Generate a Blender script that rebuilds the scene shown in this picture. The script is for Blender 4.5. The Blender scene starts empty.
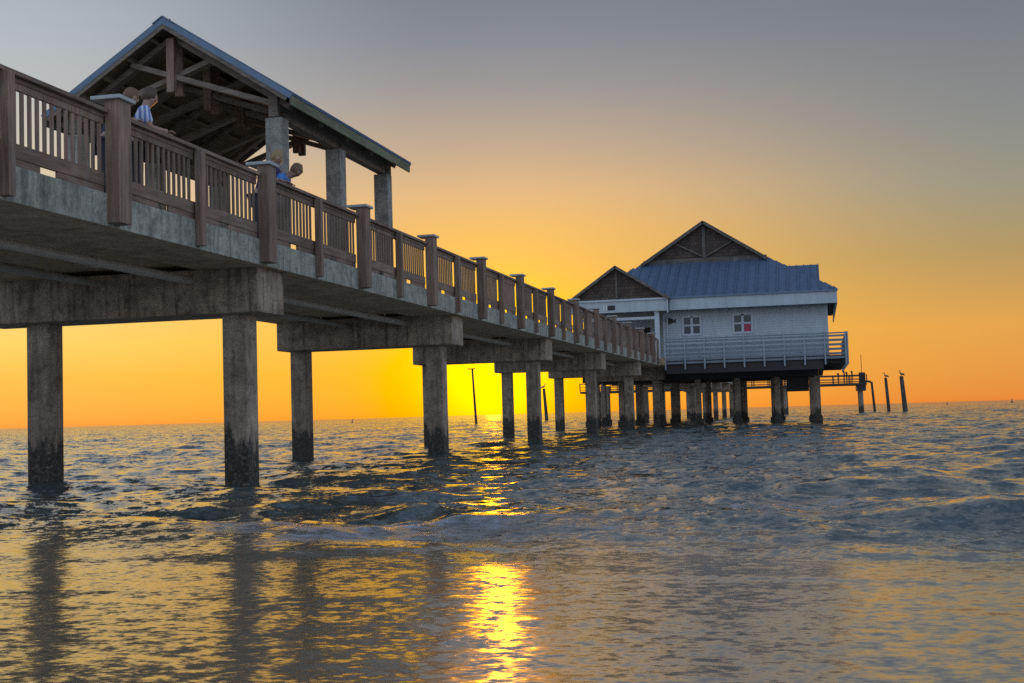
import bpy, bmesh, math, random
import numpy as np
from mathutils import Vector, Matrix
random.seed(7)
SC = bpy.context.scene
COL = SC.collection
R = math.radians

# ------------------------------------------------------------------ camera numbers (fitted to the photograph)
FPX, PITCH, ROLL, YAW, EYE = 1311.72, 0.055304, -0.028614, 0.227358, 1.0625
SUN_AZ = YAW + math.atan((512 - 492) / FPX)      # to the left of +Y (the pier's own axis)
SUN_EL = R(1.7)

# ------------------------------------------------------------------ helpers
class MB:
    """collects boxes, bars and sheets for ONE mesh object"""
    def __init__(s): s.v = []; s.f = []; s.m = []
    def add(s, verts, faces, mi=0):
        b = len(s.v); s.v += [tuple(p) for p in verts]
        for f in faces: s.f.append(tuple(i + b for i in f)); s.m.append(mi)
    def box(s, x0, x1, y0, y1, z0, z1, mi=0):
        s.add([(x0,y0,z0),(x1,y0,z0),(x1,y1,z0),(x0,y1,z0),(x0,y0,z1),(x1,y0,z1),(x1,y1,z1),(x0,y1,z1)],
              [(0,3,2,1),(4,5,6,7),(0,1,5,4),(1,2,6,5),(2,3,7,6),(3,0,4,7)], mi)
    def bar(s, a, b, w, h, up=(0,0,1), mi=0):
        a = Vector(a); b = Vector(b); d = (b - a).normalized()
        sd = d.cross(Vector(up)).normalized(); u = sd.cross(d)
        P = []
        for p in (a, b):
            for (i, j) in ((-1,-1),(1,-1),(1,1),(-1,1)): P.append(p + sd*(i*w/2) + u*(j*h/2))
        s.add(P, [(0,1,2,3),(7,6,5,4),(0,4,5,1),(1,5,6,2),(2,6,7,3),(3,7,4,0)], mi)
    def tube(s, pts, rad, n=10, mi=0):
        pts = [Vector(p) for p in pts]
        rads = rad if isinstance(rad, (list, tuple)) else [rad]*len(pts)
        b = len(s.v); 
        for k, p in enumerate(pts):
            d = (pts[min(k+1, len(pts)-1)] - pts[max(k-1, 0)]).normalized()
            t = Vector((1,0,0)) if abs(d.x) < .8 else Vector((0,1,0))
            e1 = d.cross(t).normalized(); e2 = d.cross(e1)
            for i in range(n):
                a = 2*math.pi*i/n; s.v.append(tuple(p + (e1*math.cos(a) + e2*math.sin(a))*rads[k]))
        for k in range(len(pts)-1):
            for i in range(n):
                j = (i+1) % n
                s.f.append((b+k*n+i, b+k*n+j, b+(k+1)*n+j, b+(k+1)*n+i)); s.m.append(mi)
        s.f.append(tuple(b+i for i in range(n))[::-1]); s.m.append(mi)
        s.f.append(tuple(b+(len(pts)-1)*n+i for i in range(n))); s.m.append(mi)
    def prism(s, poly, y0, y1, mi=0):
        """poly: (x, z) outline, extruded along y"""
        n = len(poly)
        s.add([(x, y0, z) for x, z in poly] + [(x, y1, z) for x, z in poly],
              [tuple(range(n)), tuple(range(2*n-1, n-1, -1))] + [(i, i+n, (i+1) % n + n, (i+1) % n) for i in range(n)], mi)
    def ball(s, c, r, sx=1, sy=1, sz=1, n=12, mi=0):
        b = len(s.v)
        for i in range(n//2 + 1):
            t = math.pi*i/(n//2)
            for j in range(n):
                a = 2*math.pi*j/n
                s.v.append((c[0]+r*sx*math.sin(t)*math.cos(a), c[1]+r*sy*math.sin(t)*math.sin(a), c[2]+r*sz*math.cos(t)))
        for i in range(n//2):
            for j in range(n):
                k = (j+1) % n
                s.f.append((b+i*n+j, b+(i+1)*n+j, b+(i+1)*n+k, b+i*n+k)); s.m.append(mi)
    def mesh(s, name, mats, bevel=0, smooth=False):
        me = bpy.data.meshes.new(name); me.from_pydata(s.v, [], s.f)
        for m in (mats if isinstance(mats, (list, tuple)) else [mats]): me.materials.append(m)
        me.polygons.foreach_set('material_index', s.m)
        bm = bmesh.new(); bm.from_mesh(me)
        if smooth: bmesh.ops.remove_doubles(bm, verts=bm.verts, dist=1e-5)
        bmesh.ops.recalc_face_normals(bm, faces=bm.faces)
        if bevel:
            es = [e for e in bm.edges if len(e.link_faces) == 2 and e.calc_face_angle(0) > .5]
            bmesh.ops.bevel(bm, geom=es, offset=bevel, segments=2, profile=.6, affect='EDGES', clamp_overlap=True)
        bm.to_mesh(me); bm.free()
        if smooth: me.polygons.foreach_set('use_smooth', [True]*len(me.polygons))
        me.update(); return me

def link(name, data, parent=None, loc=(0,0,0)):
    o = bpy.data.objects.new(name, data); COL.objects.link(o); o.location = loc
    if parent: o.parent = parent
    return o
def piece(name, mb, mats, parent=None, bevel=0, smooth=False, base=None):
    """mesh given in world coordinates; the object sits at its parent's own base"""
    base = Vector(base) if base is not None else (world_loc(parent) if parent else Vector((0,0,0)))
    mb.v = [tuple(Vector(p) - base) for p in mb.v]
    o = link(name, mb.mesh(name, mats, bevel, smooth), parent)
    if not parent: o.location = base
    return o
def world_loc(o):
    l = Vector(o.location)
    while o.parent: o = o.parent; l += Vector(o.location)
    return l
def tag(o, label=None, cat=None, group=None, kind=None):
    if label: o['label'] = label
    if cat: o['category'] = cat
    if group: o['group'] = group
    if kind: o['kind'] = kind
    return o
def thing(name, label, cat, loc=(0,0,0), group=None):
    return tag(link(name, None, None, loc), label, cat, group)

# ------------------------------------------------------------------ materials
def mat(name):
    m = bpy.data.materials.new(name); m.use_nodes = True
    nt = m.node_tree; bs = nt.nodes['Principled BSDF']
    return m, nt, bs
def N(nt, t, **k):
    n = nt.nodes.new(t)
    for a, v in k.items():
        if a in n.inputs: n.inputs[a].default_value = v
        else: setattr(n, a, v)
    return n
def pos(nt, scale=(1,1,1)):
    g = N(nt, 'ShaderNodeNewGeometry'); mp = N(nt, 'ShaderNodeMapping')
    mp.inputs['Scale'].default_value = scale
    nt.links.new(g.outputs['Position'], mp.inputs['Vector']); return mp.outputs['Vector']
def noise(nt, vec, scale, detail=5, rough=.6):
    n = N(nt, 'ShaderNodeTexNoise'); n.inputs['Scale'].default_value = scale
    n.inputs['Detail'].default_value = detail; n.inputs['Roughness'].default_value = rough
    nt.links.new(vec, n.inputs['Vector']); return n.outputs['Fac']
def ramp(nt, fac, stops, interp='LINEAR'):
    r = N(nt, 'ShaderNodeValToRGB'); cr = r.color_ramp; cr.interpolation = interp
    while len(cr.elements) < len(stops): cr.elements.new(.5)
    for e, (p, c) in zip(cr.elements, stops):
        e.position = p; e.color = (*c, 1) if len(c) == 3 else c
    nt.links.new(fac, r.inputs['Fac']); return r.outputs['Color']
def mix(nt, fac, a, b, mode='MIX'):
    m = N(nt, 'ShaderNodeMix'); m.data_type = 'RGBA'; m.blend_type = mode
    for s, v in ((0, fac), (6, a), (7, b)):
        if hasattr(v, 'is_linked') or hasattr(v, 'links'): nt.links.new(v, m.inputs[s])
        else: m.inputs[s].default_value = v if s == 0 else (*v, 1)
    return m.outputs[2]
def math_(nt, op, a, b=None, c=None, clamp=False):
    m = N(nt, 'ShaderNodeMath'); m.operation = op; m.use_clamp = clamp
    for i, v in enumerate((a, b, c)):
        if v is None: continue
        if hasattr(v, 'links'): nt.links.new(v, m.inputs[i])
        else: m.inputs[i].default_value = v
    return m.outputs[0]
def bump(nt, bs, h, strength=.3, dist=.02):
    b = N(nt, 'ShaderNodeBump'); b.inputs['Strength'].default_value = strength; b.inputs['Distance'].default_value = dist
    nt.links.new(h, b.inputs['Height']); nt.links.new(b.outputs['Normal'], bs.inputs['Normal']); return b

def concrete(name, lo, hi, wet=False, streak=.5):
    m, nt, bs = mat(name)
    p = pos(nt); a = noise(nt, p, 1.3, 6, .65); b = noise(nt, pos(nt, (9,9,.7)), 1.0, 4, .6); fine = noise(nt, p, 26, 5, .7)
    c = ramp(nt, a, [(.3, lo), (.7, hi)])
    c = mix(nt, math_(nt, 'MULTIPLY', ramp(nt, b, [(.48, (0,0,0)), (.68, (1,1,1))]), streak), c, tuple(x*.42 for x in lo))
    c = mix(nt, .7, c, ramp(nt, fine, [(.28, (.38,.36,.34)), (.72, (1.35,1.31,1.26))]), 'MULTIPLY')
    blot = noise(nt, p, 4.2, 6, .72)
    c = mix(nt, .75, c, ramp(nt, blot, [(.36, (.50,.47,.45)), (.5, (1.0,.99,.97)), (.66, (1.3,1.27,1.22))]), 'MULTIPLY')
    h = fine
    if wet:   # algae and barnacles up to the tide mark
        sep = N(nt, 'ShaderNodeSeparateXYZ'); nt.links.new(p, sep.inputs[0])
        ragged = math_(nt, 'ADD', math_(nt, 'MULTIPLY_ADD', noise(nt, pos(nt, (3,3,1.0)), 1.5, 7, .78), 1.7, -.25), math_(nt, 'MULTIPLY', noise(nt, pos(nt, (.5,.5,.1)), 1.0, 2, .5), .6))
        w = math_(nt, 'SUBTRACT', ragged, sep.outputs['Z'])
        w = math_(nt, 'MULTIPLY', w, 4.8, clamp=True)
        c = mix(nt, w, c, ramp(nt, noise(nt, p, 18, 4, .7), [(.33, (.022,.018,.014)), (.56, (.07,.06,.045)), (.70, (.25,.225,.185))]))
    nt.links.new(c, bs.inputs['Base Color']); bs.inputs['Roughness'].default_value = .85
    bump(nt, bs, h, .5, .02); return m
def wood(name, lo, hi, axis, rough=.75):
    m, nt, bs = mat(name)
    sc = [7, 7, 7]; sc[axis] = .6
    p = pos(nt, tuple(sc)); a = noise(nt, p, 2.2, 6, .7); big = noise(nt, pos(nt), .9, 3, .5)
    g = noise(nt, pos(nt, tuple(40 if i != axis else 1.0 for i in range(3))), 1.5, 3, .6)
    c = ramp(nt, a, [(.3, lo), (.72, hi)])
    c = mix(nt, .5, c, ramp(nt, big, [(.3, (.6,.58,.56)), (.7, (1.3,1.28,1.25))]), 'MULTIPLY')
    c = mix(nt, .6, c, ramp(nt, g, [(.3, (.62,.6,.58)), (.6, (1.1,1.1,1.1))]), 'MULTIPLY')
    oi = N(nt, 'ShaderNodeObjectInfo')
    c = mix(nt, .85, c, ramp(nt, oi.outputs['Random'], [(0, (.74,.72,.70)), (.5, (1.0,1.0,1.0)), (1, (1.22,1.24,1.27))]), 'MULTIPLY')
    bleach = noise(nt, pos(nt, (2.2,2.2,.8)), 1.4, 6, .75)
    c = mix(nt, math_(nt, 'MULTIPLY', ramp(nt, bleach, [(.52, (0,0,0)), (.72, (1,1,1))]), .45), c, (.36,.32,.28))
    nt.links.new(c, bs.inputs['Base Color']); bs.inputs['Roughness'].default_value = rough
    bump(nt, bs, g, .35, .01); return m
def paint(name, col, rough=.5, var=.25, metal=0, lap=None):
    m, nt, bs = mat(name)
    p = pos(nt); a = noise(nt, pos(nt, (2,2,.5)), 1.6, 5, .65)
    c = mix(nt, var*2, col, ramp(nt, a, [(.3, (.6,.59,.57)), (.65, (1.08,1.08,1.08))]), 'MULTIPLY')
    nt.links.new(c, bs.inputs['Base Color']); bs.inputs['Roughness'].default_value = rough; bs.inputs['Metallic'].default_value = metal
    bump(nt, bs, noise(nt, p, 20, 3, .6), .15, .01)
    return m
def plain(name, col, rough=.6):
    m, nt, bs = mat(name)
    a = noise(nt, pos(nt), 30, 3, .6)
    c = mix(nt, .35, col, ramp(nt, a, [(.3, (.7,.7,.7)), (.7, (1.2,1.2,1.2))]), 'MULTIPLY')
    nt.links.new(c, bs.inputs['Base Color']); bs.inputs['Roughness'].default_value = rough; return m

M = {}
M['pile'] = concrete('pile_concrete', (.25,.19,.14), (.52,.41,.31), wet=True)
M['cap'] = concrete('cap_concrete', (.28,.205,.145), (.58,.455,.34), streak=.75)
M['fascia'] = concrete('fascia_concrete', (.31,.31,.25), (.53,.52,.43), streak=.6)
M['soffit'] = concrete('soffit_concrete', (.46,.33,.20), (.68,.51,.33), streak=.2)  # warm bounce light off the water is put into this pale brown
M['pipe'] = paint('pipe_grey', (.46,.39,.31), .6)
WL, WH = (.145,.088,.06), (.39,.26,.185)
M['wood_x'] = wood('weathered_wood_across', WL, WH, 0)
M['wood_y'] = wood('weathered_wood_along', WL, WH, 1)
M['wood_z'] = wood('weathered_wood_upright', WL, WH, 2)
M['truss'] = wood('truss_timber', (.14,.105,.075), (.36,.28,.21), 0)
M['gabletrim'] = wood('gable_trim_timber', (.09,.075,.06), (.22,.185,.15), 0)
M['ceiling'] = wood('roof_boards', (.16,.12,.075), (.34,.26,.17), 1)
M['mossy'] = wood('mossy_board', (.09,.10,.05), (.22,.22,.13), 1)
M['capmetal'] = paint('post_cap_grey', (.48,.49,.475), .5)
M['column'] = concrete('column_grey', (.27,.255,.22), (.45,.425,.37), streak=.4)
M['roof'] = paint('roof_metal_blue', (.115,.17,.25), .45, .3)
M['trimblue'] = paint('metal_edge_blue', (.15,.22,.31), .4, .2)
M['white'] = paint('white_siding', (.53,.58,.60), .6, .25)
M['railpost'] = paint('rail_post_grey', (.33,.37,.40), .55, .25)
M['railpaint'] = paint('rail_grey_blue', (.22,.255,.28), .55, .25)
M['whitetrim'] = paint('white_trim', (.58,.62,.65), .5, .2)
M['shingle'] = None
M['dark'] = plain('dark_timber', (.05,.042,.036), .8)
M['glass'] = plain('window_glass', (.03,.05,.06), .12)
M['red'] = plain('sign_red', (.55,.03,.10), .5)
M['signwhite'] = plain('sign_white', (.75,.72,.72), .5)
M['black'] = plain('dark_fitting', (.03,.03,.03), .6)
M['skin'] = plain('skin', (.42,.25,.17), .5)
M['hair_brown'] = plain('hair_brown', (.19,.105,.055), .6)
M['hair_dark'] = plain('hair_dark', (.11,.062,.035), .6)
M['hair_sandy'] = plain('hair_sandy', (.36,.23,.11), .6)
M['shirt_navy'] = plain('shirt_navy', (.03,.035,.06), .8)
M['shirt_purple'] = plain('shirt_purple', (.07,.04,.13), .8)
M['shirt_blue'] = plain('shirt_blue', (.10,.25,.62), .8)
M['trousers'] = plain('trousers_dark', (.05,.05,.06), .8)
M['feather'] = plain('pelican_feathers', (.13,.11,.09), .8)
M['bill'] = plain('pelican_bill', (.30,.22,.12), .6)
M['buoy'] = plain('buoy_paint', (.10,.10,.08), .6)
def shingles():
    m, nt, bs = mat('cedar_shingles')
    p = pos(nt, (1,0,1)); b = N(nt, 'ShaderNodeTexBrick'); g = N(nt, 'ShaderNodeNewGeometry')
    sp = N(nt, 'ShaderNodeSeparateXYZ'); cb = N(nt, 'ShaderNodeCombineXYZ')
    nt.links.new(g.outputs['Position'], sp.inputs[0]); nt.links.new(sp.outputs['X'], cb.inputs[0]); nt.links.new(sp.outputs['Z'], cb.inputs[1])
    nt.links.new(cb.outputs[0], b.inputs['Vector'])
    b.inputs['Scale'].default_value = 1; b.inputs['Brick Width'].default_value = .22; b.inputs['Row Height'].default_value = .2
    b.inputs['Mortar Size'].default_value = .015
    b.inputs['Color1'].default_value = (.075,.05,.036,1); b.inputs['Color2'].default_value = (.13,.09,.062,1); b.inputs['Mortar'].default_value = (.04,.03,.025,1)
    c = mix(nt, .6, b.outputs['Color'], ramp(nt, noise(nt, pos(nt), 2.5, 4, .6), [(.3, (.5,.5,.5)), (.7, (1.4,1.4,1.4))]), 'MULTIPLY')
    nt.links.new(c, bs.inputs['Base Color']); bs.inputs['Roughness'].default_value = .9
    bump(nt, bs, b.outputs['Fac'], -.5, .02); return m
M['shingle'] = shingles()
def striped():
    m, nt, bs = mat('shirt_white_blue_stripes')
    tc = N(nt, 'ShaderNodeTexCoord'); w = N(nt, 'ShaderNodeTexWave'); w.bands_direction = 'X'; w.inputs['Scale'].default_value = 5; w.inputs['Distortion'].default_value = .6
    nt.links.new(tc.outputs['Object'], w.inputs['Vector'])
    c = ramp(nt, w.outputs['Fac'], [(.4, (.18,.26,.50)), (.65, (.62,.68,.80))])
    nt.links.new(c, bs.inputs['Base Color']); bs.inputs['Roughness'].default_value = .8; return m
M['shirt_striped'] = striped()

# ------------------------------------------------------------------ pier
BENT0, SPAN = 21.31, 12.19
PX_R, PX_L, CAP_R, CAP_L = -9.83, -13.66, -9.22, -14.13
FAS_R, FAS_L = -9.06, -14.30
ZS, ZD = 3.70, 4.14                 # fascia bottom, deck top
POST0, BAY = 15.757, SPAN/2.5
PIER_END = 78.0
pier = thing('pier', 'long concrete pier on square pilings with brown wooden railings', 'pier', (-11.74, 15, 0))
PB = world_loc(pier)
def shared(name, mb, mats, bevel=0, smooth=False): return mb.mesh(name, mats, bevel, smooth)
# meshes shared by repeats, local to y = 0 of the repeat (x and z in pier coordinates)
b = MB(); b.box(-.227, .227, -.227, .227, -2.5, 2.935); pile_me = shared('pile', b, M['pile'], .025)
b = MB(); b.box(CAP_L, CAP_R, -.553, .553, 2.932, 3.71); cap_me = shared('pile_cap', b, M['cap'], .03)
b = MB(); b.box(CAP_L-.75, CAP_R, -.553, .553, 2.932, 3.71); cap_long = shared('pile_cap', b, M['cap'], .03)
def span_meshes(L):
    e = .012
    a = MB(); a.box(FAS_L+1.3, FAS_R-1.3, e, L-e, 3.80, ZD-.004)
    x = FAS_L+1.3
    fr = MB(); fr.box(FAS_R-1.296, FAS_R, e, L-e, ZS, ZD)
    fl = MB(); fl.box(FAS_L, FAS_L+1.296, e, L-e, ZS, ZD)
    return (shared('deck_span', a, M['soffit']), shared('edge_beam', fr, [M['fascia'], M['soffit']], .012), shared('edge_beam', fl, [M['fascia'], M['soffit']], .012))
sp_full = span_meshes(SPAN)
for me in sp_full[1:]:      # soffit face of the edge beams: paler brown with bounce light painted in
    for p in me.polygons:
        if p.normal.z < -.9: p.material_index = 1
def pipe_mesh(L, r, joints):
    p = MB(); p.tube([(0,.56,0),(0,L-.56,0)], r, 12)
    for j in joints: p.tube([(0,j-.07,0),(0,j+.07,0)], r*1.25, 12)
    for j in (2.2, L/2, L-2.2): p.box(-.012,.012,j-.02,j+.02,r*.8,.30)
    return shared('pipe', p, M['pipe'])
pipe_a, pipe_b = pipe_mesh(SPAN, .075, (3.4, 8.6)), pipe_mesh(SPAN, .06, (2.5, 7.5))
for k in range(-1, 12):
    y = BENT0 + SPAN*k
    c = link('pile_cap', cap_me if k > 0 else cap_long, pier, Vector((0, y, 0)) - PB)
    for x in (PX_L, PX_R): link('pile', pile_me, c, (x, 0, 0))
    if k == 11: break
    if k >= 4 and k < 6: pass
    s = link('deck_span', sp_full[0], pier, Vector((0, y, 0)) - PB)
    link('edge_beam', sp_full[1], s); link('edge_beam', sp_full[2], s)
    link('pipe', pipe_a, s, (-10.50, 0, 3.53)); link('pipe', pipe_b, s, (-12.2, 0, 3.55))
# railing
def rail_meshes(sx, fas):
    """sx = +1 right-hand rail, -1 left-hand rail; local y runs 0..BAY/2 between post centres"""
    L = BAY/2
    xo = fas
    def X(d): return xo - sx*d          # distance inward from the fascia face
    def bx(m, d0, d1, y0, y1, z0, z1): m.box(min(X(d0),X(d1)), max(X(d0),X(d1)), y0, y1, z0, z1)
    big = MB(); bx(big, -.19, .02, -.16, .16, 3.74, 5.39)
    capm = MB(); bx(capm, -.235, .20, -.215, .215, 5.392, 5.445)
    small = MB(); bx(small, -.125, -.003, -.065, .065, 3.74, 5.205)
    pan = MB()
    n = 14; a0, a1 = .165, L-.065
    for i in range(n):
        yy = a0 + (i+.5)*(a1-a0)/n
        bx(pan, .045, .067, yy-.033, yy+.033, 4.425, 5.062)
    bx(pan, .035, .08, .163, L-.003, 5.065, 5.15)
    low = MB(); bx(low, .03, .085, .163, L-.003, 4.24, 4.42)
    bx(low, .04, .075, .163, 1.25, ZD+.003, 4.238); bx(low, .04, .075, 1.62, L-.003, ZD+.003, 4.238)
    hr = MB(); bx(hr, -.045, .16, .163, L+.0, 5.21, 5.265); bx(hr, .02, .09, .165, L-.0, 5.152, 5.208)
    return [shared('railing_post', big, M['wood_z'], .012), shared('post_cap', capm, M['capmetal'], .01), shared('railing_post', small, M['wood_z'], .008),
            shared('railing_panel', pan, M['wood_z']), shared('bottom_rail', low, M['wood_y'], .006), shared('handrail', hr, M['wood_y'], .006)]
def mirror_y(me):
    m2 = me.copy()
    for v in m2.vertices: v.co.y = -v.co.y
    m2.flip_normals(); return m2
for sx, fas in ((1, FAS_R), (-1, FAS_L)):
    big, capm, small, pan, low, hr = rail_meshes(sx, fas)
    pan2, low2, hr2 = mirror_y(pan), mirror_y(low), mirror_y(hr)
    j = 0; y = POST0 - BAY
    while y < PIER_END - .2:
        p = link('railing_post', big, pier, Vector((0, y, 0)) - PB); link('post_cap', capm, p)
        ys = y + BAY/2
        if ys < PIER_END:
            link('railing_post', small, pier, Vector((0, ys, 0)) - PB)
            q = link('railing_panel', pan, pier, Vector((0, y, 0)) - PB); link('bottom_rail', low, q); link('handrail', hr, q)
        if y + BAY < PIER_END:
            q = link('railing_panel', pan2, pier, Vector((0, y+BAY, 0)) - PB); link('bottom_rail', low2, q); link('handrail', hr2, q)
        y += BAY

# ------------------------------------------------------------------ pavilion on the pier
pav = thing('pavilion', 'open timber pavilion with gable roof standing on the pier deck', 'pavilion', (-11.7, 25.7, ZD))
PVB = world_loc(pav)
RX, RZ = -11.70, 8.66; EXR, EXL, EZ = -9.19, -14.21, 7.04
PY0, PY1 = 22.23, 29.40
COLY = (22.66, 25.72, 28.79)
cm = MB(); cm.box(-.165,.165,-.165,.165,.002,2.55); col_me = shared('column', cm, M['column'], .012)
nk = MB(); nk.box(-.09,.09,-.11,.11,2.552,2.70); neck_me = shared('bracket', nk, M['truss'], .006)
for x in (-9.63, -13.77):
    for y in COLY:
        c = link('column', col_me, pav, Vector((x, y, ZD)) - PVB); link('bracket', neck_me, c)
    m = MB(); m.box(x-.09, x+.09, PY0+.25, PY1-.25, 6.70, 7.13)
    piece('eave_beam', m, M['truss'], pav, .008)
sl = (RZ-EZ)/(EXR-RX)
def slope_slab(m, xa, za, xb, zb, t0, t1, y0, y1):
    n = Vector((-(zb-za), 0, xb-xa)).normalized()
    if n.z < 0: n = -n
    A, B = Vector((xa,0,za)), Vector((xb,0,zb))
    P = [A+n*t0, B+n*t0, B+n*t1, A+n*t1]
    m.prism([(p.x, p.z) for p in P], y0, y1)
for sgn in (1, -1):
    ex = EXR if sgn > 0 else EXL
    xm = RX + sgn*.006
    m = MB(); slope_slab(m, xm, RZ, ex, EZ, -.045, -.005, PY0+.05, PY1-.05); decking = piece('roof_decking', m, M['ceiling'], pav)
    m = MB(); slope_slab(m, xm, RZ, ex+sgn*.04, EZ-sl*.04, 0, .022, PY0, PY1)
    nr = 18
    for i in range(nr+1):
        yy = PY0 + .02 + (PY1-PY0-.04)*i/nr
        slope_slab(m, xm, RZ, ex+sgn*.04, EZ-sl*.04, .022, .055, yy-.015, yy+.015)
    piece('roof_sheet', m, M['roof'], pav)
    for y in (PY0-.03, PY1):
        m = MB(); slope_slab(m, RX-sgn*.05, RZ+sl*.05, ex+sgn*.05, EZ-sl*.05, -.075, .03, y+.003*(sgn > 0), y+.03-.003*(sgn > 0)); bb = piece('barge_board', m, M['trimblue'], pav)
        m = MB(); slope_slab(m, RX-sgn*.1, RZ+sl*.1, ex+sgn*.0, EZ, -.15, -.078, y+.008+.003*(sgn > 0), y+.026-.003*(sgn > 0)); piece('backing_board', m, M['truss'], bb)
    m = MB(); m.box(min(ex, ex+sgn*.035), max(ex, ex+sgn*.035), PY0+.002, PY1-.002, EZ-.21, EZ-.03); piece('eave_board', m, M['mossy'], pav)
    pm = MB()
    for t in (.12, .32, .52, .72, .9):
        x = RX + (ex-RX)*t; z = RZ + (EZ-RZ)*t - .118
        pm.bar((x, PY0+.08, z), (x, PY1-.08, z), .06, .115, (sgn*sl, 0, 1))
    piece('purlin', pm, M['ceiling'], pav)
m = MB(); slope_slab(m, RX, RZ+.045, RX+.2, RZ+.045-sl*.2, 0, .02, PY0-.05, PY1+.05); slope_slab(m, RX-.001, RZ+.045, RX-.2, RZ+.045-sl*.2, 0, .02, PY0-.05, PY1+.05)
piece('ridge_cap', m, M['trimblue'], pav)
def truss_meshes():
    cx = RX; z0 = RZ - .25
    top = MB()
    for s in (1, -1):
        top.bar((cx, 0, z0), (cx+s*2.36, 0, z0-sl*2.36), .10, .19, (0,-1,0))
    ch = MB()
    for s, yo in ((1, -.055), (-1, .055)):
        ch.bar((cx+s*2.10, yo, 6.95), (cx-s*.84, yo, 7.945), .10, .19, (0,-1,0))
        
    kp = MB()
    kp.box(cx-.06, cx+.10, -.225, -.112, 7.33, 8.36); 
    kp.box(cx-.06, cx+.10, .112, .215, 7.33, 8.36)
    st = MB()
    return (shared('truss', top, M['truss'], .006), shared('scissor_chord', ch, M['truss'], .006), shared('king_post', kp, M['wood_z'], .008))
tr = truss_meshes()
for k in range(5):
    y = COLY[0] + (COLY[2]-COLY[0])*k/4
    t = link('truss', tr[0], pav, Vector((0, y, 0)) - PVB); link('scissor_chord', tr[1], t); link('king_post', tr[2], t)

# ------------------------------------------------------------------ house at the end of the pier
HY = 78.25
house = thing('pier_house', 'white sided pier house with blue metal roof standing on pilings', 'building', (-6.5, 84, 0))
# platform and substructure
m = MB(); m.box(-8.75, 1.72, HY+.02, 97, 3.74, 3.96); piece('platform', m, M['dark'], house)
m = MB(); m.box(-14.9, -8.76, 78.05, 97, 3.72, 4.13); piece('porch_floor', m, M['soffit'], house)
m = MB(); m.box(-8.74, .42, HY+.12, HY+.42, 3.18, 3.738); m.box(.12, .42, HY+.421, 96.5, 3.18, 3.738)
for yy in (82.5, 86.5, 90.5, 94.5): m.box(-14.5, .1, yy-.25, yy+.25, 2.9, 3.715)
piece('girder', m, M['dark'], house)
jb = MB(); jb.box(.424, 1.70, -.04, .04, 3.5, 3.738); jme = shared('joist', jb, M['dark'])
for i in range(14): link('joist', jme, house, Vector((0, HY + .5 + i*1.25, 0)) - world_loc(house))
pm = MB(); pm.box(-.17,.17,-.17,.17,-2.5,2.898); pm.box(-.25,.25,-.25,.25,-2.5,.42); hp_me = shared('pile', pm, M['pile'], .03)
for r_, yy in enumerate((82.5, 86.5, 90.5, 94.5)):
    for i in range(7 if r_ else 6):
        x = .02 - 2.42*i - (.0 if r_ % 2 == 0 else .35)
        link('pile', hp_me, house, Vector((x, yy, 0)) - world_loc(house))
m = MB(); m.box(-1.85, -.5, 83.2, 84.6, 1.98, 2.9); m.box(-1.7,-.65,83.4,84.4,2.9,3.735); piece('hanging_box', m, M['dark'], house)
# railing of the platform: separate front and side runs
def house_rail(fix, along, n, axis):
    """n+1 posts spaced over (a0,a1); axis 0 = along x, 1 = along y"""
    a0, a1 = along
    rm = MB()
    for z0, z1 in ((3.76,3.88),(3.98,4.12),(4.24,4.38),(4.50,4.64),(4.76,4.90),(5.02,5.14),(5.20,5.28)):
        if axis == 0: rm.box(a0, a1, fix, fix+.05, z0, z1)
        else: rm.box(fix, fix+.05, a0, a1, z0, z1)
    rail = piece('railing', rm, M['railpaint'], house)
    for i in range(n+1):
        a = a0 + (a1-a0)*i/n
        q = MB()
        if axis == 0: q.box(a-.045, a+.045, fix-.09, fix-.003, 3.42, 5.31)
        else: q.box(fix+.053, fix+.14, a-.045, a+.045, 3.42, 5.31)
        piece('rail_post', q, M['railpost'], rail, .01)
house_rail(HY, (-8.74, 1.70), 9, 0)
house_rail(1.72, (HY+.1, 96.9), 12, 1)
# walls
WY = 80.3; WX0, WX1 = -13.9, .76; ZF, ZW = 3.962, 7.55
def siding(m, a0, a1, yf, z0, z1, rh=.15):
    z = z0
    while z < z1 - .02:
        t = min(rh, z1 - z)
        m.add([(a0,yf-.02,z),(a1,yf-.02,z),(a1,yf,z+t),(a0,yf,z+t),(a0,yf+.1,z),(a1,yf+.1,z),(a1,yf+.1,z+t),(a0,yf+.1,z+t)],
              [(0,1,2,3),(4,7,6,5),(0,4,5,1),(3,2,6,7),(0,3,7,4),(1,5,6,2)])
        z += t
wins = ((-7.83, -6.74), (-4.80, -3.66)); WZ0, WZ1 = 5.58, 6.70
m = MB(); EX = -9.05
xs = [EX] + [v for w in wins for v in w] + [WX1]
siding(m, EX, WX1, WY, ZF, WZ0); 
for i in range(0, 6, 2): siding(m, xs[i], xs[i+1], WY, WZ0, WZ1)
siding(m, EX, WX1, WY, WZ1, ZW)
m.box(WX1-.1, WX1, WY+.1, 96, ZF, ZW); m.box(EX, EX+.1, WY+.1, 83, ZF, ZW); m.box(WX0, WX0+.1, 83.1, 96, ZF, ZW); m.box(WX0, WX1, 96, 96.1, ZF, ZW)
m.box(WX1-.1,WX1+.03,WY-.03,WY+.099,ZF,ZW)
wall = piece('wall', m, M['white'], house)
m = MB(); m.box(WX0, -11.2, 83, 83.1, 4.132, ZW); m.box(-10.15, EX, 83, 83.1, 4.132, ZW); m.box(-11.2, -10.15, 83, 83.1, 6.3, ZW)
piece('porch_wall', m, M['white'], house)
m = MB(); m.box(-11.2, -10.15, 83.05, 83.1, 4.132, 6.3); dr = piece('door', m, M['dark'], house)
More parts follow.
